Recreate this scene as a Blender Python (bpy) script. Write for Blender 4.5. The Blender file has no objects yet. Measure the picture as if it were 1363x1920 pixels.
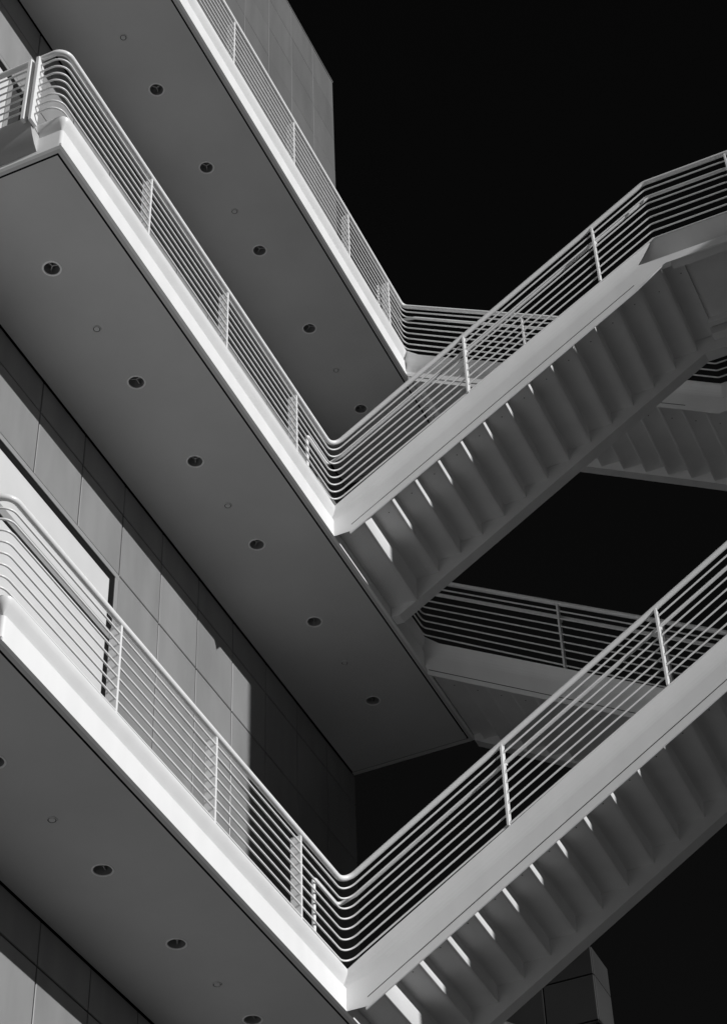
import bpy, bmesh, math, random
from mathutils import Vector, Matrix
random.seed(7)
scene = bpy.context.scene
COL = scene.collection

# ------------------------------------------------------------------ camera
ZB = 10.1                                   # height of the lowest walkway's soffit above the ground
yaw, pitch, roll = 0.4001, 0.7578, -0.0402
cp, sp = math.cos(pitch), math.sin(pitch)
fw = Vector((math.cos(yaw)*cp, math.sin(yaw)*cp, sp))
rt = Vector((math.sin(yaw), -math.cos(yaw), 0.0))
up = rt.cross(fw)
c_, s_ = math.cos(roll), math.sin(roll)
R_, U_ = rt*c_ + up*s_, up*c_ - rt*s_
cam_data = bpy.data.cameras.new('camera')
cam_data.sensor_fit = 'HORIZONTAL'
cam_data.sensor_width = 36.0
cam_data.lens = 36.0*3835.53/1363.0
cam_data.clip_start = 0.05
cam_data.clip_end = 2000.0
cam = bpy.data.objects.new('camera', cam_data)
COL.objects.link(cam)
m = Matrix.Identity(4)
for i in range(3):
    m[i][0], m[i][1], m[i][2] = R_[i], U_[i], -fw[i]
m[0][3], m[1][3], m[2][3] = -8.2556, -6.0786, -8.5014 + ZB
cam.matrix_world = m
scene.camera = cam

# ------------------------------------------------------------------ sky, sun, exposure
SUN = Vector((-0.22, -1.0, 0.357)).normalized()      # towards the sun
elev = math.asin(SUN.z)
azim = math.atan2(SUN.x, SUN.y)
world = bpy.data.worlds.new('World')
scene.world = world
world.use_nodes = True
wn, wl = world.node_tree.nodes, world.node_tree.links
wn.clear()
sky = wn.new('ShaderNodeTexSky')
sky.sky_type = 'NISHITA'
sky.sun_disc = False
sky.sun_elevation = elev
sky.sun_rotation = azim
sky.air_density = 0.6
sky.dust_density = 0.0
sky.ozone_density = 3.0
sep = wn.new('ShaderNodeSeparateColor')              # black and white through a red filter: only the sky's red is left
filt = wn.new('ShaderNodeMath'); filt.operation = 'MULTIPLY'; filt.inputs[1].default_value = 0.16
bg = wn.new('ShaderNodeBackground'); bg.inputs['Strength'].default_value = 0.05
wo = wn.new('ShaderNodeOutputWorld')
wl.new(sky.outputs[0], sep.inputs[0])
wl.new(sep.outputs[0], filt.inputs[0])
wl.new(filt.outputs[0], bg.inputs['Color'])
wl.new(bg.outputs[0], wo.inputs['Surface'])

sun_data = bpy.data.lights.new('sun', 'SUN')
sun_data.energy = 3.9
sun_data.angle = math.radians(0.5)
sun_data.color = (1.0, 1.0, 1.0)
sun = bpy.data.objects.new('sun', sun_data)
COL.objects.link(sun)
sun.rotation_euler = (-SUN).to_track_quat('-Z', 'Y').to_euler()
sun.location = (0, -30, 60)

vs = scene.view_settings
vs.view_transform = 'Standard'
vs.look = 'None'
vs.exposure = 0.0
vs.gamma = 1.0
vs.use_curve_mapping = False
scene.cycles.max_bounces = 8
scene.cycles.diffuse_bounces = 5

# ------------------------------------------------------------------ materials
def mat(name, base, rough=0.5, metallic=0.0, var=0.0, scale=3.0, rvar=0.0, stretch=(1, 1, 1), bump=0.0, bscale=60.0, spec=0.5, coat=0.0, island=0.0):
    mt = bpy.data.materials.new(name)
    mt.use_nodes = True
    nt = mt.node_tree
    n, l = nt.nodes, nt.links
    b = n['Principled BSDF']
    b.inputs['Base Color'].default_value = (base, base, base, 1)
    b.inputs['Roughness'].default_value = rough
    b.inputs['Metallic'].default_value = metallic
    b.inputs['Specular IOR Level'].default_value = spec
    b.inputs['Coat Weight'].default_value = coat
    geo = n.new('ShaderNodeNewGeometry')
    mp = n.new('ShaderNodeMapping'); mp.inputs['Scale'].default_value = stretch
    l.new(geo.outputs['Position'], mp.inputs['Vector'])
    if var > 0 or island > 0:
        nz = n.new('ShaderNodeTexNoise'); nz.inputs['Scale'].default_value = scale; nz.inputs['Detail'].default_value = 6
        l.new(mp.outputs[0], nz.inputs['Vector'])
        mr = n.new('ShaderNodeMapRange')
        mr.inputs['From Min'].default_value = 0.3; mr.inputs['From Max'].default_value = 0.7
        mr.inputs['To Min'].default_value = base*(1-var); mr.inputs['To Max'].default_value = base*(1+var)
        l.new(nz.outputs['Fac'], mr.inputs['Value'])
        out = mr.outputs[0]
        if island > 0:
            m2 = n.new('ShaderNodeMapRange')
            m2.inputs['To Min'].default_value = 1-island; m2.inputs['To Max'].default_value = 1+island
            l.new(geo.outputs['Random Per Island'], m2.inputs['Value'])
            mm = n.new('ShaderNodeMath'); mm.operation = 'MULTIPLY'
            l.new(out, mm.inputs[0]); l.new(m2.outputs[0], mm.inputs[1])
            out = mm.outputs[0]
        cc = n.new('ShaderNodeCombineColor')
        for k in range(3): l.new(out, cc.inputs[k])
        l.new(cc.outputs[0], b.inputs['Base Color'])
    if rvar > 0:
        nr = n.new('ShaderNodeTexNoise'); nr.inputs['Scale'].default_value = scale*1.7; nr.inputs['Detail'].default_value = 5
        l.new(mp.outputs[0], nr.inputs['Vector'])
        m3 = n.new('ShaderNodeMapRange')
        m3.inputs['From Min'].default_value = 0.3; m3.inputs['From Max'].default_value = 0.7
        m3.inputs['To Min'].default_value = max(0.02, rough-rvar); m3.inputs['To Max'].default_value = rough+rvar
        l.new(nr.outputs['Fac'], m3.inputs['Value']); l.new(m3.outputs[0], b.inputs['Roughness'])
    if bump > 0:
        nb = n.new('ShaderNodeTexNoise'); nb.inputs['Scale'].default_value = bscale; nb.inputs['Detail'].default_value = 3
        l.new(mp.outputs[0], nb.inputs['Vector'])
        bp = n.new('ShaderNodeBump'); bp.inputs['Strength'].default_value = bump; bp.inputs['Distance'].default_value = 0.004
        l.new(nb.outputs['Fac'], bp.inputs['Height']); l.new(bp.outputs[0], b.inputs['Normal'])
    return mt

M = {}
M['white'] = mat('white_enamel', 0.80, 0.38, var=0.04, scale=1.4, rvar=0.08, stretch=(2.5, 2.5, 0.7))
M['rail'] = mat('white_rail_paint', 0.78, 0.30, var=0.03, scale=6.0, rvar=0.05)
M['stair'] = mat('white_stair_paint', 0.72, 0.5, var=0.05, scale=3.0, rvar=0.06, bump=0.05, bscale=40)
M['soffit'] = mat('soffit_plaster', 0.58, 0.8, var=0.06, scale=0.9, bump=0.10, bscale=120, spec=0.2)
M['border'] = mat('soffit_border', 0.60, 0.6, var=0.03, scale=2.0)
M['curb'] = mat('curb_shade_grey', 0.42, 0.45, var=0.03, scale=2.0)  # grey puts the end curb's shade into its colour
M['deck'] = mat('deck_concrete', 0.30, 0.85, var=0.10, scale=3.0)
M['black'] = mat('black_gap', 0.006, 0.8, spec=0.1)
M['gasket'] = mat('black_gasket', 0.004, 0.7, spec=0.15)
M['panel'] = mat('enamel_panel', 0.32, 0.42, metallic=0.35, var=0.10, scale=1.6, rvar=0.05, stretch=(2.2, 2.2, 0.45), island=0.05)
M['upper'] = mat('grey_cladding', 0.17, 0.45, metallic=0.3, var=0.08, scale=1.2, rvar=0.05, stretch=(2.0, 2.0, 0.4), island=0.05)
M['seam'] = mat('seam_sun_glint', 0.42, 0.35, metallic=0.3)  # pale tone stands in for panel edges catching the sun
M['blind'] = mat('white_blind', 0.62, 0.45, var=0.04, scale=2.2, coat=0.4)
M['frame'] = mat('window_frame', 0.36, 0.4, metallic=0.3)
M['bright_rim'] = mat('pale_rim', 0.92, 0.15)  # paler than the other downlight rims
M['glass'] = mat('dark_glass', 0.05, 0.12, var=0.3, scale=1.5)
M['trim'] = mat('polished_trim', 0.75, 0.22, metallic=1.0)
M['can'] = mat('can_reflector', 0.34, 0.4, metallic=0.4)
M['bronze'] = mat('dark_bronze', 0.055, 0.35, metallic=0.3, var=0.15, scale=0.8, island=0.1)
M['ground'] = mat('ground_paving', 0.10, 0.9, var=0.15, scale=0.35, bump=0.3, bscale=8)
M['stone'] = mat('neighbour_stone', 0.45, 0.8, var=0.1, scale=0.5, island=0.08)

# ------------------------------------------------------------------ mesh helpers (X along the walkway, u = -Y outwards, Z up)
class MB:
    def __init__(self): self.v = []; self.f = []; self.mi = []; self.sm = []
    def add(self, verts, faces, mi=0, smooth=False):
        o = len(self.v)
        self.v += [tuple(p) for p in verts]
        for f in faces:
            self.f.append([o+i for i in f]); self.mi.append(mi); self.sm.append(smooth)
    def box(self, x0, x1, y0, y1, z0, z1, mi=0):
        v = [(x0,y0,z0),(x1,y0,z0),(x1,y1,z0),(x0,y1,z0),(x0,y0,z1),(x1,y0,z1),(x1,y1,z1),(x0,y1,z1)]
        self.add(v, [(0,3,2,1),(4,5,6,7),(0,1,5,4),(1,2,6,5),(2,3,7,6),(3,0,4,7)], mi)
    def prism(self, poly, axis, a, b, mi=0, smooth=False, caps=True):
        """poly: 2-D points; axis 'x': (y,z) swept x=a..b; axis 'y': (x,z) swept y"""
        n = len(poly)
        mk = (lambda p, t: (t, p[0], p[1])) if axis == 'x' else (lambda p, t: (p[0], t, p[1])) if axis == 'y' else (lambda p, t: (p[0], p[1], t))
        v = [mk(p, a) for p in poly] + [mk(p, b) for p in poly]
        self.add(v, [(i, (i+1) % n, n+(i+1) % n, n+i) for i in range(n)], mi, smooth)
        if caps:
            self.add([mk(p, a) for p in poly], [tuple(range(n))], mi)
            self.add([mk(p, b) for p in poly], [tuple(range(n))[::-1]], mi)
    def tube(self, pts, r, n=10, mi=0, closed_caps=True):
        pts = [Vector(p) for p in pts]
        rings = []
        t0 = (pts[1]-pts[0]).normalized()
        ref = Vector((0,0,1)) if abs(t0.z) < 0.9 else Vector((1,0,0))
        nrm = (ref - t0*ref.dot(t0)).normalized()
        for i, p in enumerate(pts):
            d0 = (pts[i]-pts[i-1]).normalized() if i else (pts[1]-pts[0]).normalized()
            d1 = (pts[i+1]-pts[i]).normalized() if i < len(pts)-1 else d0
            t = (d0+d1).normalized()
            nrm = (nrm - t*nrm.dot(t)).normalized()
            bn = t.cross(nrm)
            k = 1.0/max(0.5, t.dot(d0))
            side = d0.cross(d1)
            ring = []
            for j in range(n):
                a = 2*math.pi*j/n
                o = nrm*math.cos(a) + bn*math.sin(a)
                if side.length > 1e-6:
                    inp = side.normalized().cross(t)
                    o = o + inp*(o.dot(inp))*(k-1)
                ring.append(p + o*r)
            rings.append(ring)
        v = [q for rg in rings for q in rg]
        f = []
        for i in range(len(pts)-1):
            for j in range(n):
                f.append((i*n+j, i*n+(j+1) % n, (i+1)*n+(j+1) % n, (i+1)*n+j))
        self.add(v, f, mi, True)
        if closed_caps:
            self.add(rings[0], [tuple(range(n))[::-1]], mi)
            self.add(rings[-1], [tuple(range(n))], mi)
    def strip(self, A, B, mi=0, smooth=False):
        n = len(A)
        self.add(list(A)+list(B), [(i, i+1, n+i+1, n+i) for i in range(n-1)], mi, smooth)
    def build(self, name, mats, parent=None, loc=None, merge=False, bevel=0.0, autosmooth=None):
        me = bpy.data.meshes.new(name)
        me.from_pydata(self.v, [], self.f)
        for mt in (mats if isinstance(mats, (list, tuple)) else [mats]): me.materials.append(mt)
        for p, mi, sm in zip(me.polygons, self.mi, self.sm):
            p.material_index = mi; p.use_smooth = sm
        bm = bmesh.new(); bm.from_mesh(me)
        if merge: bmesh.ops.remove_doubles(bm, verts=bm.verts, dist=1e-5)
        bmesh.ops.recalc_face_normals(bm, faces=bm.faces)
        bm.to_mesh(me); bm.free()
        me.update()
        o = bpy.data.objects.new(name, me)
        COL.objects.link(o)
        if parent: o.parent = parent
        if loc: o.location = loc
        if bevel > 0:
            bv = o.modifiers.new('bevel', 'BEVEL'); bv.width = bevel; bv.segments = 2; bv.limit_method = 'ANGLE'; bv.angle_limit = math.radians(40)
        if autosmooth is not None:
            for p in me.polygons: p.use_smooth = True
            try: me.set_sharp_from_angle(angle=math.radians(autosmooth))
            except Exception: pass
        return o

def thing(name, label, cat, loc=(0,0,0), group=None):
    o = bpy.data.objects.new(name, None); COL.objects.link(o)
    o.location = loc; o.empty_display_size = 0.2
    o['label'] = label; o['category'] = cat
    if group: o['group'] = group
    return o
def tag(o, label=None, cat=None, group=None, kind=None):
    if label: o['label'] = label
    if cat: o['category'] = cat
    if group: o['group'] = group
    if kind: o['kind'] = kind
    return o

def fillet(pts, r, n=7, skip=()):
    """round the corners of a 3-D polyline"""
    pts = [Vector(p) for p in pts]
    out = [pts[0]]
    for i in range(1, len(pts)-1):
        a, b, c = pts[i-1], pts[i], pts[i+1]
        d0, d1 = (a-b).normalized(), (c-b).normalized()
        ang = d0.angle(d1)
        if i in skip or ang > math.radians(160):
            out.append(b); continue
        t = min(r/math.tan(ang/2), (a-b).length*0.45, (c-b).length*0.45)
        p0, p1 = b+d0*t, b+d1*t
        ctr = b + (d0+d1).normalized()*(t/math.cos(ang/2))
        rr = (p0-ctr).length
        v0, v1 = (p0-ctr).normalized(), (p1-ctr).normalized()
        th = v0.angle(v1)
        for k in range(n+1):
            s = k/n
            out.append(ctr + (v0*math.sin((1-s)*th) + v1*math.sin(s*th))/math.sin(th)*rr)
    out.append(pts[-1])
    return out

# ------------------------------------------------------------------ key dimensions measured from the photograph
LV = [ZB, ZB+5.28, ZB+9.873]          # soffit height of the three walkways
W = 1.497                             # wall plane
XN, XS, XD, XE = 0.07, 5.316, 7.60, 9.07
UP_X1, DN_X1 = 6.87, 9.13
SL = 0.62                             # slope of the flights
RUN, RISE = 0.2586, 0.1603
PX, PS = 2.301, 0.7554                # panel joints along the wall
ROOF = ZB + 18.85
LOW_LAND = LV[0] + 2.80
MID_LAND = LV[1] + 2.345

# ------------------------------------------------------------------ ground
g = MB(); g.add([(-400,-400,0),(400,-400,0),(400,400,0),(-400,400,0)], [(0,1,2,3)])
tag(g.build('ground', M['ground']), kind='structure')

# ------------------------------------------------------------------ the building with its panelled wall
bld = thing('building', 'tall metal panelled building wall standing behind the three white walkways', 'building', (3.0, 6.0, 0))
def child(mb, name, mats, parent, **kw):
    """mesh given in world coordinates, parented without moving"""
    o = mb.build(name, mats, None, **kw)
    off = parent.location if parent.parent is None else Vector((0,0,0))   # a part built here sits at the world's origin
    o.parent = parent
    o.matrix_parent_inverse = Matrix.Translation(-off)
    return o

xj = [PX + k*PS for k in range(-7, 10)]             # joints; last one is the wall's end
X_L, X_R = xj[0], xj[-1]
def rows_for(zs, zd):
    z = [zs, zs-0.393]
    while z[-1]-0.768 > zd+0.2: z.append(z[-1]-0.768)
    z.append(zd)
    return z
def add_panels(mb, z0, z1, cells, holes, gz=0.008):
    g2 = 0.008
    for i in range(len(xj)-1):
        for (za, zb) in cells:
            if any(xj[i] < h[1]-0.02 and xj[i+1] > h[0]+0.02 and za < h[3]-0.02 and zb > h[2]+0.02 for h in holes):
                continue
            b = 0.005
            x0, x1, y0, a0, a1 = xj[i]+g2, xj[i+1]-g2, W, za+gz, zb-gz
            d = random.uniform(-0.0012, 0.0012)
            v = [(x0,y0+.03,a0),(x1,y0+.03,a0),(x1,y0+.03,a1),(x0,y0+.03,a1),
                 (x0+b,y0+d,a0+b),(x1-b,y0+d,a0+b),(x1-b,y0+d,a1-b),(x0+b,y0+d,a1-b),
                 (x0,y0+b,a0),(x1,y0+b,a0),(x1,y0+b,a1),(x0,y0+b,a1)]
            mb.add(v, [(4,5,6,7),(8,9,5,4),(9,10,6,5),(10,11,7,6),(11,8,4,7),(0,1,9,8),(1,2,10,9),(2,3,11,10),(3,0,8,11)])
WIN_A = (X_L, xj[9-0], 0, 0)
# window openings (x0, x1, z0, z1); the top edges line up with a panel joint
win_low = (xj[1], 3.812, LV[0]+0.70, LV[1]-1.161)
win_mid = (xj[1], PX-PS, LV[1]+0.70, LV[2]-1.161)
win_lobby = (xj[1], 3.812, ZB-4.6, LV[0]-1.161)
wall = MB()
bz = rows_for(LV[1], LV[0]+0.3)
add_panels(wall, 0, 0, [(bz[i+1], bz[i]) for i in range(len(bz)-1)], [win_low])
bz = rows_for(LV[2], LV[1]+0.3)
add_panels(wall, 0, 0, [(bz[i+1], bz[i]) for i in range(len(bz)-1)], [win_mid])
bz = rows_for(LV[0], 0.05)
add_panels(wall, 0, 0, [(bz[i+1], bz[i]) for i in range(len(bz)-1)], [])
child(wall, 'wall', M['panel'], bld)
upw = MB()
zz = [ROOF]
while zz[-1]-0.768 > LV[2]+0.5: zz.append(zz[-1]-0.768)
zz.append(LV[2]+0.3)
add_panels(upw, 0, 0, [(zz[i+1], zz[i]) for i in range(len(zz)-1)], [], 0.0015)
child(upw, 'upper_wall', M['upper'], bld)
for q in xj[1:-1]:
    js = MB(); js.box(q-0.0045, q+0.0045, W-0.002, W+0.028, LV[2]+0.4, ROOF-0.003); child(js, 'seam_glint', M['seam'], bld)  # pale strip added as the sun's glint along each upright seam
core = MB()
core.box(X_L-0.02, X_R-0.012, W+0.03, W+9.0, 0.0, ROOF-0.02)
child(core, 'core', M['gasket'], bld)
rf = MB()
rf.box(X_L-0.03, X_R+0.004, W-0.006, W+9.0, ROOF, ROOF+0.035)
child(rf, 'roof_coping', M['upper'], bld)
ew = MB()
for i in range(11):
    for (za, zb) in [(k*0.9, k*0.9+0.888) for k in range(int(ROOF/0.9))]:
        ew.box(X_R-0.012, X_R, W+0.034+i*0.8, W+0.034+i*0.8+0.788, za+0.02, zb+0.02)
child(ew, 'end_wall', M['panel'], bld)

def window(x0, x1, z0, z1, transoms, paneM, mull=None):
    """frame > black gasket, panes, transoms: set into the panel wall"""
    f = MB()
    e = 0.068
    y0, y1 = W-0.004, W+0.029
    f.box(x0, x1, y0, y1, z1-e, z1-0.006); f.box(x0, x1, y0, y1, z0, z0+e)
    f.box(x0, x0+e, y0, y1, z0+e, z1-e); f.box(x1-e, x1-0.006, y0, y1, z0+e, z1-e)
    for t in transoms: f.box(x0+e+0.03, x1-e-0.03, W-0.002, W+0.028, t-0.075, t+0.03)
    if mull: f.box(mull-0.03, mull+0.03, W-0.002, W+0.028, z0+e+0.08, z1-e-0.08)
    fo = child(f, 'window', M['frame'], bld, bevel=0.004)
    gk = MB()
    k = 0.076
    a0, a1, b0, b1 = x0+e, x1-e, z0+e, z1-e
    gk.box(a0, a1, W+0.006, W+0.029, b1-k, b1); gk.box(a0, a1, W+0.006, W+0.029, b0, b0+k)
    gk.box(a0, a0+k, W+0.006, W+0.029, b0+k, b1-k); gk.box(a1-k, a1, W+0.006, W+0.029, b0+k, b1-k)
    for t in transoms: gk.box(a0+k, a1-k, W+0.008, W+0.029, t-0.095, t-0.076)
    child(gk, 'gasket', M['gasket'], fo)
    pn = MB()
    zs = [b0+k] + [t for t in transoms] + [b1-k]
    for i in range(len(zs)-1):
        pn.box(a0+k, (mull-0.031 if mull else a1-k), W+0.014, W+0.028, zs[i] + (0.031 if i else 0), zs[i+1] - (0.096 if i < len(zs)-2 else 0))
    child(pn, 'pane', paneM, fo)
    if mull:
        gl = MB(); gl.box(mull+0.031, a1-k, W+0.016, W+0.028, b0+k, b1-k); child(gl, 'pane', M['glass'], fo)
    return fo
window(*win_low, [LV[0]+3.36], M['blind'])
window(*win_mid, [], M['blind'], 1.19)

# ------------------------------------------------------------------ walkways
CANS = [1.172, 2.668, 3.812, 5.120, 6.445, 7.922]
SENS = [1.945, 4.490, 7.195]
HOLE_R, CY = 0.075, 0.742
def soffit_with_holes(mb, x0, x1, y0, y1, z, centres, r, t=0.05):
    s = 0.13; n = 32
    x = x0
    for cx in centres:
        a, b = cx-s, cx+s
        mb.add([(x,y0,z),(a,y0,z),(a,y1,z),(x,y1,z)], [(0,1,2,3)])
        mb.add([(a,y0,z),(b,y0,z),(b,CY-s,z),(a,CY-s,z)], [(0,1,2,3)])
        mb.add([(a,CY+s,z),(b,CY+s,z),(b,y1,z),(a,y1,z)], [(0,1,2,3)])
        C1, C2 = [], []
        for k in range(n+1):
            th = 2*math.pi*k/n
            c, si = math.cos(th), math.sin(th)
            C1.append((cx+r*c, CY+r*si, z))
            q = s/max(abs(c), abs(si))
            C2.append((cx+q*c, CY+q*si, z))
        mb.strip(C1, C2)
        mb.strip(C1, [(p[0], p[1], z+0.012) for p in C1])
        x = b
    mb.add([(x,y0,z),(x1,y0,z),(x1,y1,z),(x,y1,z)], [(0,1,2,3)])

def profile_walk(b):
    # (outward offset, z): band, ledge, cove leaning out, lip
    return [(-0.03, b), (0.0, b), (0.0, b+0.212), (-0.048, b+0.2125), (-0.045, b+0.222), (-0.026, b+0.237), (-0.004, b+0.264), (0.020, b+0.298), (0.040, b+0.328), (0.043, b+0.347), (-0.03, b+0.347)]

def flight_x(X0, s):
    # the flight's side section: s = 0 at the overhanging top edge, 1 at the plate
    return X0-0.030 + 0.062*(1.0-(1.0-s)**1.7)
S_ROW = {9: 0.0, 8: 0.14, 7: 0.36, 6: 0.60, 5: 0.80, 4: 0.95, 3: 1.0, 2: 1.0}   # walkway profile point -> place on the flight's section
def fascia(mb, b, xcorner, x_end, corner_to=None):
    """sweeps the edge profile: wall -> near end -> along the walkway"""
    P = profile_walk(b)
    def at(path_pt, nrm):
        return [(path_pt[0]+nrm[0]*o, path_pt[1]+nrm[1]*o, z) for o, z in P]
    secs = []
    secs.append(at((XN, W-0.002), (-1, 0)))
    # convex near corner with a small rounding
    r = 0.03
    secs.append(at((XN, r), (-1, 0)))
    for k in range(1, 6):
        a = k/6*math.pi/2
        n = (-math.cos(a), -math.sin(a))
        secs.append(at((XN+r+n[0]*r, r+n[1]*r), n))
    secs.append(at((XN+r, 0), (0, -1)))
    xs_ = [flight_x(xcorner, S_ROW.get(j, 1.0)) for j in range(len(P))]
    secs.append([(xs_[j], -P[j][0], P[j][1]) for j in range(len(P))])
    for i in range(len(secs)-1):
        A, B = secs[i], secs[i+1]
        smooth = 1 <= i <= 6
        for j in range(len(P)-1):
            mb.add([A[j], B[j], B[j+1], A[j+1]], [(0,1,2,3)], 0, smooth or (3 <= j <= 7))
    # rest of the edge behind the stairs
    S = at((xcorner+0.031, 0), (0, -1)); T = at((x_end, 0), (0, -1))
    for j in range(len(P)-1): mb.add([S[j], T[j], T[j+1], S[j+1]], [(0,1,2,3)], 0, 3 <= j <= 7)

def make_walkway(lv, label, xcorner):
    b = LV[lv]
    t = thing('walkway', label, 'walkway', (4.5, 0.75, b))
    fa = MB(); fascia(fa, b, xcorner, XE)
    fa.box(XE-0.002, XE, 0.0, W-0.002, b, b+0.347)
    child(fa, 'fascia', M['white'], t, merge=True, autosmooth=25)
    dk = MB(); dk.box(XN+0.10, XE-0.01, 0.10, W-0.003, b+0.16, b+0.34)
    child(dk, 'deck', M['deck'], t)
    bd = MB()
    e0, e1 = 0.064, 0.080
    bd.box(XN+0.002, XE-0.003, 0.002, e0, b+0.001, b+0.03); bd.box(XN+0.002, XN+e0, e0, W-0.004, b+0.001, b+0.03)
    bd.box(XE-0.05, XE-0.003, e0, W-0.004, b+0.001, b+0.03)
    child(bd, 'soffit_border', M['border'], t)
    gp = MB(); gp.box(XN+0.05, XE-0.02, 0.05, W-0.003, b+0.14, b+0.158)
    for q in ((XN+e0+.001, XN+e1+.002, e0+.001, W-.005), (XN+e1+.003, XE-.052, e0+.001, e1+.002), (XE-.061, XE-.051, e1+.004, W-.005)):
        gp.box(q[0], q[1], q[2], q[3], b+0.006, b+0.028)
    child(gp, 'shadow_gap', M['black'], t)
    so = MB()
    soffit_with_holes(so, XN+e1+0.003, XE-0.062, e1+0.003, W-0.016, b+0.002, CANS, HOLE_R)
    x0, x1, y0, y1 = XN+e1+0.003, XE-0.062, e1+0.003, W-0.016
    child(so, 'soffit_panel', M['soffit'], t, merge=True)
    return t
make_walkway(2, 'topmost white walkway with grey soffit, crossing the top left corner', XD)
make_walkway(1, 'middle white walkway whose near corner and whole grey soffit are in view', XS)
make_walkway(0, 'lowest white walkway, with the widest bright edge, at bottom left', XS)

# ------------------------------------------------------------------ railings
def bars(lv, k): return 1.165 - 0.1*k
def rail_post_x(mb, x, b, y=-0.03, z0=0.335, z1=1.14):
    mb.box(x-0.011, x+0.011, y-0.012, y+0.075, b+z0, b+z1)

def post_obj(parent, x, y0, y1, z0, z1, thick=0.024, along='x'):
    p = MB()
    if along == 'x': p.box(x-thick/2, x+thick/2, y0, y1, z0, z1)
    else: p.box(x[0], x[1], y0-thick/2, y0+thick/2, z0, z1)
    return child(p, 'post', M['rail'], parent, bevel=0.003)

RAD, BRAD, HRAD = 0.026, 0.0086, 0.018
RX = XS-0.03
XRL = -0.072
def up_path(lv, land, k, near=True):
    """rail or bar k from the near end, along the walkway, up the flight, along the landing"""
    b = LV[lv]
    zw = b+1.165-0.1*k
    zl = land+1.165-0.1135*k
    ub = (land-b-0.05)/SL + 0.0 if True else 0
    pts = [(XRL, 0.215, zw), (XRL, -0.03, zw), (RX, -0.03, zw+0.015), (RX, -ub, zl), (RX, -ub-1.55, zl)]
    return pts, ub

def make_up_railing(lv, land, label):
    b = LV[lv]
    t = thing('railing', label, 'railing', (3.0, -0.03, b+0.34))
    for k in range(0, 9):
        pts, ub = up_path(lv, land, k)
        path = fillet(pts, 0.13)
        mb = MB(); mb.tube(path, RAD if k == 0 else BRAD, 28 if k == 0 else 16)
        child(mb, 'top_rail' if k == 0 else 'bar', M['rail'], t)
    ub = (land-b-0.05)/SL
    for x in (1.4512, 2.9428, 4.4344):
        post_obj(t, x, -0.042, 0.055, b+0.34, b+1.145)
    post_obj(t, (XRL-0.040, XRL+0.055), 0.215, None, b+0.26, b+1.16, 0.03, 'y')
    for u in (1.553, 3.08, 4.60):
        if u < ub: z0, z1 = b+0.328+SL*u, b+1.185+SL*u
        else: z0, z1 = land+0.25, land+1.145
        post_obj(t, (RX-0.020, RX+0.050), -u, None, z0, z1, 0.022, 'y')
    # inner handrail: rises from the deck, runs to the corner and up the flight
    h = MB()
    zh = b+1.165-0.150
    hy, hx = 0.055, RX+0.075
    pts = [(4.86, hy, b+0.32), (4.86, hy, zh), (hx-0.02, hy, zh), (hx-0.02+0.0, -0.12, zh+0.06), (hx, -ub-0.02, land+1.165-0.150), (hx, -ub-1.5, land+1.165-0.150)]
    h.tube(fillet(pts, 0.05, 6), HRAD, 22)
    ho = child(h, 'handrail', M['rail'], t)
    for u in (1.553, 3.08):
        bk = MB()
        z = b+1.060+SL*u-0.03
        bk.tube([(RX+0.01, -u, z-0.03), (hx-0.01, -u-0.01, z-0.035), (hx, -u-0.01, z)], 0.008, 6)
        child(bk, 'bracket', M['rail'], ho)
    return t
make_up_railing(1, MID_LAND, 'white railing of the middle walkway, turning up the flight to the right edge')
make_up_railing(0, LOW_LAND, 'white railing in the foreground along the lowest walkway and its rising flight')

def make_down_railing(lv, land, x_start, label, posts, uposts, near_end=False):
    b = LV[lv]
    t = thing('railing', label, 'railing', (XD, -0.03, b+0.34))
    rx = XD-0.03
    ub = (b-land+0.05)/SL
    for k in range(0, 9):
        zw = b+1.165-0.1*k
        zl = land+1.165-0.1135*k
        pts = [(x_start, -0.03, zw), (rx, -0.03, zw+0.02*(k < 9)), (rx, -ub, zl), (rx, -ub-1.5, zl)]
        if near_end: pts = [(XRL, 0.215, zw), (XRL, -0.03, zw)] + pts[1:]
        mb = MB(); mb.tube(fillet(pts, 0.05 if not near_end else 0.07), RAD if k == 0 else BRAD, 28 if k == 0 else 16)
        child(mb, 'top_rail' if k == 0 else 'bar', M['rail'], t)
    for x in posts: post_obj(t, x, -0.042, 0.055, b+0.34, b+1.145)
    for u in uposts:
        if u < ub: z0, z1 = b+0.328-SL*u, b+1.185-SL*u
        else: z0, z1 = land+0.25, land+1.145
        post_obj(t, (rx-0.020, rx+0.050), -u, None, z0, z1, 0.022, 'y')
    h = MB()
    hx = rx+0.075
    zh = b+1.165-0.150
    if near_end:
        pts = [(XD-0.62, 0.055, b+0.32), (XD-0.62, 0.055, zh), (hx-0.02, 0.055, zh), (hx, -0.16, zh-0.04), (hx, -ub, land+1.165-0.150), (hx, -ub-1.4, land+1.165-0.150)]
    else:
        pts = [(x_start+0.02, 0.055, zh), (hx-0.02, 0.055, zh), (hx, -0.16, zh-0.04), (hx, -ub, land+1.165-0.150), (hx, -ub-1.4, land+1.165-0.150)]
    h.tube(fillet(pts, 0.05, 6), HRAD, 22)
    ho = child(h, 'handrail', M['rail'], t)
    for u in uposts:
        if u < ub:
            z = b+1.060-SL*u-0.03
            bk = MB(); bk.tube([(rx+0.01, -u, z-0.03), (hx-0.01, -u-0.01, z-0.035), (hx, -u-0.01, z)], 0.008, 6)
            child(bk, 'bracket', M['rail'], ho)
    return t
make_down_railing(2, MID_LAND, None, 'white railing along the topmost walkway, bending down behind the middle flight', (1.4512, 2.9428, 4.4344, 5.926, 7.107), (1.55, 3.08, 4.6), True)
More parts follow.
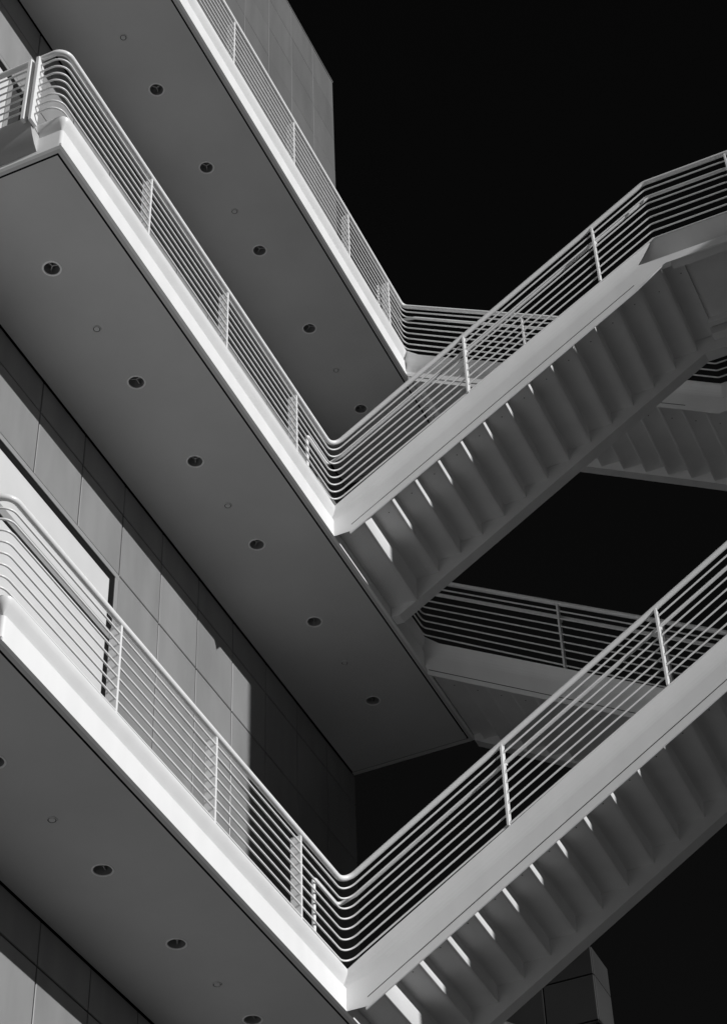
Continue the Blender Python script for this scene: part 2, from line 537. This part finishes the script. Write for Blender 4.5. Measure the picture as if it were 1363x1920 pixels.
make_down_railing(1, LOW_LAND, 6.86, 'shaded grey railing descending to the right below the middle flight', (6.90,), (1.55, 2.62, 4.0))
make_down_railing(0, LV[0]-2.64, 6.86, 'short end of a shaded rail at the bottom edge, beside the dark tower', (6.90,), (1.55, 3.1))

# the return railing across each walkway's near end
def end_railing(lv, label):
    b = LV[lv]
    t = thing('railing', label, 'railing', (XN-0.03, 0.9, b+0.4))
    for k in range(0, 8):
        z = b+1.165-0.1*k
        mb = MB(); mb.tube([(XRL, 0.285, z), (XRL, W-0.01, z)], RAD if k == 0 else BRAD, 24 if k == 0 else 14)
        child(mb, 'top_rail' if k == 0 else 'bar', M['rail'], t)
    post_obj(t, (XRL-0.045, XRL+0.050), 0.290, None, b+0.30, b+1.16, 0.03, 'y')
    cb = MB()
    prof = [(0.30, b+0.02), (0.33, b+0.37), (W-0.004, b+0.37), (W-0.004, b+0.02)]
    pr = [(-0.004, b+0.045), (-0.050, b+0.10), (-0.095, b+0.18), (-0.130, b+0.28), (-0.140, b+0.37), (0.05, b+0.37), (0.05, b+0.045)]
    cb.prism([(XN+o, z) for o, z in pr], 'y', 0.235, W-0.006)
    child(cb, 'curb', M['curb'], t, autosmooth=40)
    return t
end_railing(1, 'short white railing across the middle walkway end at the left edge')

# ------------------------------------------------------------------ stair flights
def step_mesh(down=False, drop=0.0, last=False):
    w0, w1 = 0.0, (1.332 if down else 1.356)
    s = -1 if down else 1
    # profile in (u, z) local to the riser's lower outer corner, then to (y, z)
    r = 0.006
    P = [(0.0-0.036, -drop), (-r, -drop), (0.0, r-drop)]
    rr = 0.012
    for k in range(0, 5):
        a = math.pi/2*k/4
        P.append((rr - rr*math.cos(a), RISE - rr + rr*math.sin(a)))
    P += [(RUN-0.0365, RISE), (RUN-0.0365, RISE+0.045), (-0.036, RISE+0.045)]
    mb = MB()
    mb.prism([(-s*u, z) for u, z in P], 'x', w0, w1, 0)
    # weep hole
    for hx in (0.30,):
        n = 8
        c = (hx, -s*0.155, RISE-0.0012)
        mb.add([(c[0]+0.007*math.cos(2*math.pi*i/n), c[1]+0.007*math.sin(2*math.pi*i/n), c[2]) for i in range(n)], [tuple(range(n))], 1)
    o = mb.build('step', [M['stair'], M['black']], None, autosmooth=50)
    me = o.data
    bpy.data.objects.remove(o)
    return me
STEP_UP, STEP_UP1, STEP_DN = step_mesh(), step_mesh(drop=0.130), step_mesh(down=True)

def web_profile(down):
    pass

def build_side(X0, b, sgn, uT, land, t):
    """near stringer: cove leaning out over a vertical plate, mitred into the walkway's edge; the plate runs on along the landing"""
    st = MB()
    Xp, Xf = flight_x(X0, 1.0), X0+0.0335
    top = lambda u: b+0.324+sgn*SL*u
    mid = lambda u: b+0.150+sgn*SL*u
    bot = lambda u: b-0.035+sgn*SL*u
    zM, zLb, zLt = land+0.0, land-0.10, land+0.27
    uM = uT-0.34 if sgn > 0 else uT-0.02
    uB = uT+0.068 if sgn > 0 else uT-0.08
    ue = uT+1.55
    us = 0.20
    P = profile_walk(b)
    N = 10
    rows = []
    QM = 0.80
    uM = uT-0.21 if sgn > 0 else uT-0.02
    off = lambda q: 0.324-0.174*q
    for j in (9, 8, 7, 6, 5, 4, 3, 2):
        q = S_ROW[j]
        x = flight_x(X0, q)
        row = [(x, -P[j][0], P[j][1])]
        if sgn > 0: u1 = uT-(uT-uM)*q/QM if q <= QM else (land-b-off(q))/SL
        else: u1 = uT-0.02*q
        for i in range(N+1):
            u = us+(u1-us)*i/N
            row.append((x, -u, b+off(q)+sgn*SL*u))
        rows.append(row)
    for j in range(len(rows)-1): st.strip(rows[j], rows[j+1], 0, True)
    zFl = rows[-1][-1][2]
    brow = [(Xp, 0.0, b), (Xp, -us+0.03, b)] if sgn > 0 else [(Xp, 0.0, b), (Xp, -0.02, bot(0.02))]
    br = [(Xp, -(us+(uB-us)*i/N), bot(us+(uB-us)*i/N) if i < N else zLb) for i in range(N+1)]
    if sgn > 0: br[0] = (Xp, -us, b)
    else: br[0] = (Xp, -0.02, bot(0.02))
    mrow = rows[-1]
    st.add(list(mrow) + ([(Xp, -ue, zM), (Xp, -ue, zLb)] if sgn > 0 else [(Xp, -ue, zFl), (Xp, -ue, zLb)]) + br[::-1] + [brow[0]],
           [tuple(range(len(mrow)+2+len(br)+1))])
    low = [brow[0]] + br + [(Xp, -ue, zLb)]
    st.strip(low[-3:], [(p[0]+0.018, p[1], p[2]) for p in low[-3:]])
    # top of the edge
    tr = rows[0] + [(rows[0][0][0], -ue, zLt)]
    st.strip(tr, [(p[0]+0.09, p[1]+(0.09 if k == 0 else 0), p[2]+0.002) for k, p in enumerate(tr)])
    st.strip([(p[0]+0.09, p[1], p[2]+0.002) for p in tr[1:]], [(p[0]+0.09, p[1], p[2]-0.03) for p in tr[1:]])
    # the landing's deeper leaning edge above the plate
    cs = 5
    A = []
    dep = 0.215 if sgn > 0 else 0.06
    for j in range(cs+1):
        q = j/cs
        x = rows[0][0][0] + dep*q
        u = uT*(1-q)+uM*q - (0.13*q if sgn > 0 else 0.0)
        z = zLt*(1-q)+((zM-0.002) if sgn > 0 else zFl)*q
        A.append(((x, -u, z), (x, -ue, z)))
    for j in range(cs): st.add([A[j][0], A[j][1], A[j+1][1], A[j+1][0]], [(0,1,2,3)], 0, True)
    child(st, 'stringer', M['white'], t, autosmooth=28)
    if sgn > 0:
        lp = MB(); lp.box(Xp+0.002, Xp+0.16, -ue, -(uB+0.04), land-0.05, land-0.006); child(lp, 'soffit_lip', M['stair'], t)
    # recessed flange below the plate
    fl = MB()
    fb = 0.130 if sgn > 0 else 0.100
    f0 = 0.17 if sgn > 0 else 0.02
    poly = [(-f0, b-fb+sgn*SL*f0), (-(uB-0.34), b-fb+sgn*SL*(uB-0.34)), (-(uB-0.01), zLb+0.004*sgn), (-(uB-0.01), zLb+0.05), (-(uB-0.34), bot(uB-0.34)+0.06), (-f0, bot(f0)+0.05)]
    fl.prism(poly, 'x', Xf, Xf+0.016)
    child(fl, 'flange', M['white'], t)
    jt = MB()
    jt.prism([(-f0-.02, bot(f0+.02)+0.004), (-(uB-0.36), bot(uB-0.36)+0.004), (-(uB-0.36), bot(uB-0.36)-0.004), (-f0-.02, bot(f0+.02)-0.004)], 'x', Xp-0.0012, Xp+0.0008)
    child(jt, 'joint', M['gasket'], t)

def far_stringer(t, X1, sgn, b, uT, land):
    """the far side: inner face, and a broad underside turned out below it"""
    fs = MB()
    o = -0.055
    pts_t = [(0.004, b+0.324), (uT, b+0.324+sgn*SL*uT), (uT+1.55, b+0.324+sgn*SL*uT)]
    u2 = uT+0.05*sgn
    pts_b = [(0.004, b+o), (u2, b+o+sgn*SL*u2), (uT+1.55, b+o+sgn*SL*u2)]
    if sgn > 0: pts_b = [(0.004, b+0.003), (0.094, b+0.003)] + pts_b[1:]
    poly = [(-u, z) for u, z in pts_t] + [(-u, z) for u, z in pts_b[::-1]]
    fs.prism(poly, 'x', X1-0.130, X1)
    child(fs, 'stringer', M['stair'], t, bevel=0.006)

def make_up_flight(lv, land, label):
    b = LV[lv]
    X0, X1 = XS, UP_X1
    inv = Vector((X0+0.7, -1.8, b))
    t = thing('stair_flight', label, 'stairs', inv)
    n = 14 if lv == 1 else 17
    for k in range(1, n+1):
        u = 0.050+RUN*k
        z = b+0.065+SL*u
        o = bpy.data.objects.new('step', STEP_UP1 if k == 1 else STEP_UP)
        COL.objects.link(o); o.parent = t
        o.location = Vector((X0+0.067, -u, z)) - inv
        if k >= n-1: o.location.x += 0.112; o.scale.x = 0.917      # the top steps stop short of the landing's deeper edge
    z1 = b+0.065+SL*(0.050+RUN)-0.130
    fp = MB(); fp.box(X0+0.067, X1-0.131, -(0.050+RUN-0.037), -0.004, z1, z1+0.05); child(fp, 'threshold', M['stair'], t)
    uT = (land-b-0.054)/SL
    build_side(X0, b, 1, uT, land, t)
    far_stringer(t, X1, 1, b, uT, land)
    return t

def make_down_flight(lv, land, label):
    b = LV[lv]
    X0, X1 = XD, DN_X1
    inv = Vector((X0+0.7, -1.8, b))
    t = thing('stair_flight', label, 'stairs', inv)
    n = 14 if lv == 2 else 16
    for k in range(1, n+1):
        u = 0.09+RUN*k
        o = bpy.data.objects.new('step', STEP_DN)
        COL.objects.link(o); o.parent = t
        o.location = Vector((X0+0.067, -u, b-0.030-SL*u)) - inv
    uT = (b-land+0.054)/SL
    fp = MB(); fp.box(X0+0.067, X1-0.131, -(0.09+0.036), -0.004, b+0.02, b+0.09); child(fp, 'threshold', M['stair'], t)
    build_side(X0, b, -1, uT, land, t)
    far_stringer(t, X1, -1, b, uT, land)
    return t
make_up_flight(1, MID_LAND, 'middle flight of steps rising right across the picture, seen from below')
make_up_flight(0, LOW_LAND, 'lowest rising flight, its white side and dark steps filling the bottom right')
make_down_flight(2, MID_LAND, 'flight behind the middle one, coming down from the topmost walkway')
make_down_flight(1, LOW_LAND, 'shaded flight coming down from the end of the middle walkway')
make_down_flight(0, LV[0]-2.64, 'mostly hidden flight dropping from the lowest walkway behind the bottom steps')

def make_landing(land, u0, label):
    t = thing('stair_landing', label, 'landing', (7.2, -u0-0.8, land))
    s = MB()
    s.box(XS+0.20, UP_X1-0.131, -u0-1.3, -u0, land+0.185, land+0.30)
    s.box(XD+0.10, DN_X1-0.131, -u0-1.3, -u0+0.2, land+0.185, land+0.30)
    s.box(XS+0.20, DN_X1-0.131, -u0-2.6, -u0-1.301, land+0.185, land+0.30)
    child(s, 'slab', M['stair'], t)
    for x0, x1, z0 in ((UP_X1-0.36, UP_X1-0.30, land+0.10), (UP_X1-0.24, UP_X1-0.135, land+0.06)):
        e = MB(); e.box(x0, x1, -u0-1.3, -u0+0.02, z0, land+0.184); child(e, 'edge_beam', M['stair'], t)
    f = MB()
    f.box(XS+0.068, DN_X1, -u0-2.64, -u0-2.601, land-0.10, land+0.27)
    child(f, 'fascia', M['white'], t)
    return t
make_landing(MID_LAND, 3.895, 'dark underside of the landing at the right edge, atop the middle flight')
make_landing(LOW_LAND, 4.67, 'landing beyond the lowest rising flight, off the right edge')

# ------------------------------------------------------------------ downlights and cover plates in the soffits
def ring_mesh(r0, r1, z0, z1, n=40):
    mb = MB()
    prof = [(r1, z1), (r1-0.001, z0+0.0015), (r1-0.004, z0), (r0+0.003, z0), (r0, z0+0.002), (r0, z1)]
    P = []
    for k in range(n+1):
        a = 2*math.pi*k/n
        P.append([(r*math.cos(a), r*math.sin(a), z) for r, z in prof])
    for k in range(n):
        for j in range(len(prof)-1):
            mb.add([P[k][j], P[k+1][j], P[k+1][j+1], P[k][j+1]], [(0,1,2,3)], 0, True)
    return mb
def can_mesh(n=32):
    mb = MB()
    prof = [(0.0745, 0.006), (0.070, 0.04), (0.060, 0.08), (0.052, 0.105), (0.0, 0.108)]
    for k in range(n):
        a, c = 2*math.pi*k/n, 2*math.pi*(k+1)/n
        for j in range(len(prof)-1):
            (r0, z0), (r1, z1) = prof[j], prof[j+1]
            mb.add([(r0*math.cos(a), r0*math.sin(a), z0), (r0*math.cos(c), r0*math.sin(c), z0), (r1*math.cos(c), r1*math.sin(c), z1), (r1*math.cos(a), r1*math.sin(a), z1)], [(0,1,2,3)], 0, True)
    return mb
def baffle_mesh():
    mb = MB()
    for a in (0.5, 0.5+2*math.pi/3, 0.5+4*math.pi/3):
        c, s = math.cos(a), math.sin(a)
        w = 0.004
        v = []
        for z in (0.035, 0.075):
            v += [(-s*w, c*w, z), (c*0.060-s*w, s*0.060+c*w, z), (c*0.060+s*w, s*0.060-c*w, z), (s*w, -c*w, z)]
        mb.add(v, [(0,1,2,3),(4,7,6,5),(0,4,5,1),(1,5,6,2),(2,6,7,3)])
    return mb
def temp_mesh(mb, name, mt):
    o = mb.build(name, mt, merge=True); me = o.data; bpy.data.objects.remove(o); return me
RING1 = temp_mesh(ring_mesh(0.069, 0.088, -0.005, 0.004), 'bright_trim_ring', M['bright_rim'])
RING = temp_mesh(ring_mesh(0.0705, 0.087, -0.004, 0.004), 'trim_ring', M['rail'])
CAN = temp_mesh(can_mesh(), 'reflector', M['can'])
BAF = temp_mesh(baffle_mesh(), 'baffle', M['can'])
names = ['topmost', 'middle', 'lowest']
order = {5: ['nearest the top left', 'second', 'third', 'fourth', 'last and lowest'], }
def downlight(x, b, label):
    t = thing('downlight', label, 'downlight', (x, CY, b+0.002), 'round downlights recessed in the walkway soffits')
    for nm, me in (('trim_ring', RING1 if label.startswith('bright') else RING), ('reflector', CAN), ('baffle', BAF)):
        o = bpy.data.objects.new(nm, me); COL.objects.link(o); o.parent = t
        if nm == 'baffle': o.rotation_euler = (random.uniform(-.05,.05), random.uniform(-.05,.05), random.uniform(-.5,.5))
lab_top = [None, 'round downlight highest in the topmost soffit, nearest the top left',
           'round downlight in the topmost soffit, second below the picture top',
           'round downlight in the topmost soffit, third below the picture top',
           'round downlight in the topmost soffit, fourth below the picture top',
           'lowest downlight in the topmost soffit, close above the stair rail']
lab_mid = ['bright-ringed downlight in the middle soffit, nearest the left edge',
           'round downlight in the middle soffit, second from the left',
           'round downlight in the middle soffit, third from the left',
           'round downlight in the middle soffit, fourth from the left',
           'round downlight in the middle soffit, second from its right end',
           'round downlight in the middle soffit, last before its right end']
lab_low = ['downlight in the lowest soffit, half cut by the left edge',
           'round downlight in the lowest soffit, complete and nearest the left',
           'round downlight in the lowest soffit, second complete one from the left',
           'downlight in the lowest soffit, half cut by the bottom edge', None, None]
for lv, labs in ((2, lab_top), (1, lab_mid), (0, lab_low)):
    for x, lb in zip(CANS, labs):
        downlight(x, LV[lv], lb or ('downlight hidden in the %s soffit outside the picture' % ('lowest' if lv == 0 else 'topmost')))
pm = MB()
n = 28
pr = [(0.0, -0.006), (0.025, -0.006), (0.0252, -0.0022), (0.0325, -0.0022), (0.033, -0.008), (0.038, -0.008), (0.040, -0.005), (0.040, 0.004)]
for k in range(n):
    a, c = 2*math.pi*k/n, 2*math.pi*(k+1)/n
    for j in range(len(pr)-1):
        (r0, z0), (r1, z1) = pr[j], pr[j+1]
        pm.add([(r0*math.cos(a), r0*math.sin(a), z0), (r0*math.cos(c), r0*math.sin(c), z0), (r1*math.cos(c), r1*math.sin(c), z1), (r1*math.cos(a), r1*math.sin(a), z1)], [(0,1,2,3)], 1 if j == 2 else 0, False)
po = pm.build('cover_plate', [M['border'], M['gasket']], merge=True); PLATE = po.data; bpy.data.objects.remove(po)
for lv, labs in ((2, ['small cover plate in the topmost soffit, nearest the top left', 'small cover plate between two downlights midway along the topmost soffit', 'small cover plate low in the topmost soffit, above the stair rail']),
                 (1, ['small cover plate in the middle soffit, nearest the left', 'small cover plate halfway along the middle soffit', 'small cover plate near the right end of the middle soffit']),
                 (0, ['small cover plate in the lowest soffit, nearest the left', 'small cover plate in the lowest soffit, close to the bottom edge', None])):
    for x, lb in zip(SENS, labs):
        if lb is None: continue
        o = bpy.data.objects.new('cover_plate', PLATE); COL.objects.link(o)
        o.location = (x, CY, LV[lv]+0.002)
        tag(o, lb, 'cover plate', 'small round cover plates between the downlights')

# ------------------------------------------------------------------ dark tower far behind, bottom right
tw = thing('tower', 'distant dark panelled tower corner rising at the bottom right', 'tower', (20.4, 4.5, 0))
def tower_panels(name, face):
    mb = MB()
    ztop = ZB+9.22
    rows = []
    z = ztop
    while z > 0.3: rows.append((z-0.83, z) if rows else (z-0.53, z)); z = rows[-1][0]
    for i in range(6):
        for (za, zb) in rows:
            if face == 'x':
                y0 = 2.17+i*0.88
                mb.box(20.0, 20.04, y0+0.006, y0+0.874, max(za, 0)+0.008, zb-0.008)
            elif i < 1:
                mb.box(20.045, 20.84, 2.165, 2.205, max(za, 0)+0.004, zb-0.004)
    return child(mb, name, M['bronze'], tw, bevel=0.012)
tower_panels('side_wall', 'x')
tower_panels('front_wall', 'y')
tc = MB(); tc.box(20.02, 20.835, 2.19, 10.2, 0, ZB+9.18); child(tc, 'core', M['gasket'], tw)

# ------------------------------------------------------------------ the facing building whose edge throws the upright shadow
U0 = 11.0
EX = 6.455-0.22*(U0+W)
HT = ZB+5.56+0.357*(U0+W)
EX2 = 8.42-0.22*(U0+W)
HT2 = ZB+8.1+0.357*(U0+W)
nb = thing('facing_building', 'stone building across the court, outside the picture, shading the stair', 'building', (EX+12, -U0-5, 0))
nw = MB()
HM = ZB+2.4+0.357*(U0+W)
EX1 = EX+0.155
HT1 = ZB+5.85+0.357*(U0+W)
nw.box(EX+0.115, EX2, -U0-9, -U0, 0, HM)
nw.box(EX, EX1, -U0-9, -U0, HM+0.001, HT)
nw.box(EX1+0.001, EX2, -U0-9, -U0, HM+0.001, HT1)
nw.box(EX2+0.001, EX+24, -U0-9, -U0, 0, HT2)
child(nw, 'wall', M['stone'], nb)
for i in range(6):
    for j in range(5):
        wd = MB()
        wd.box(EX+2.9+i*3.2, EX+4.7+i*3.2, -U0, -U0+0.05, 2.0+j*3.8, 4.2+j*3.8)
        child(wd, 'window', M['glass'], nb)
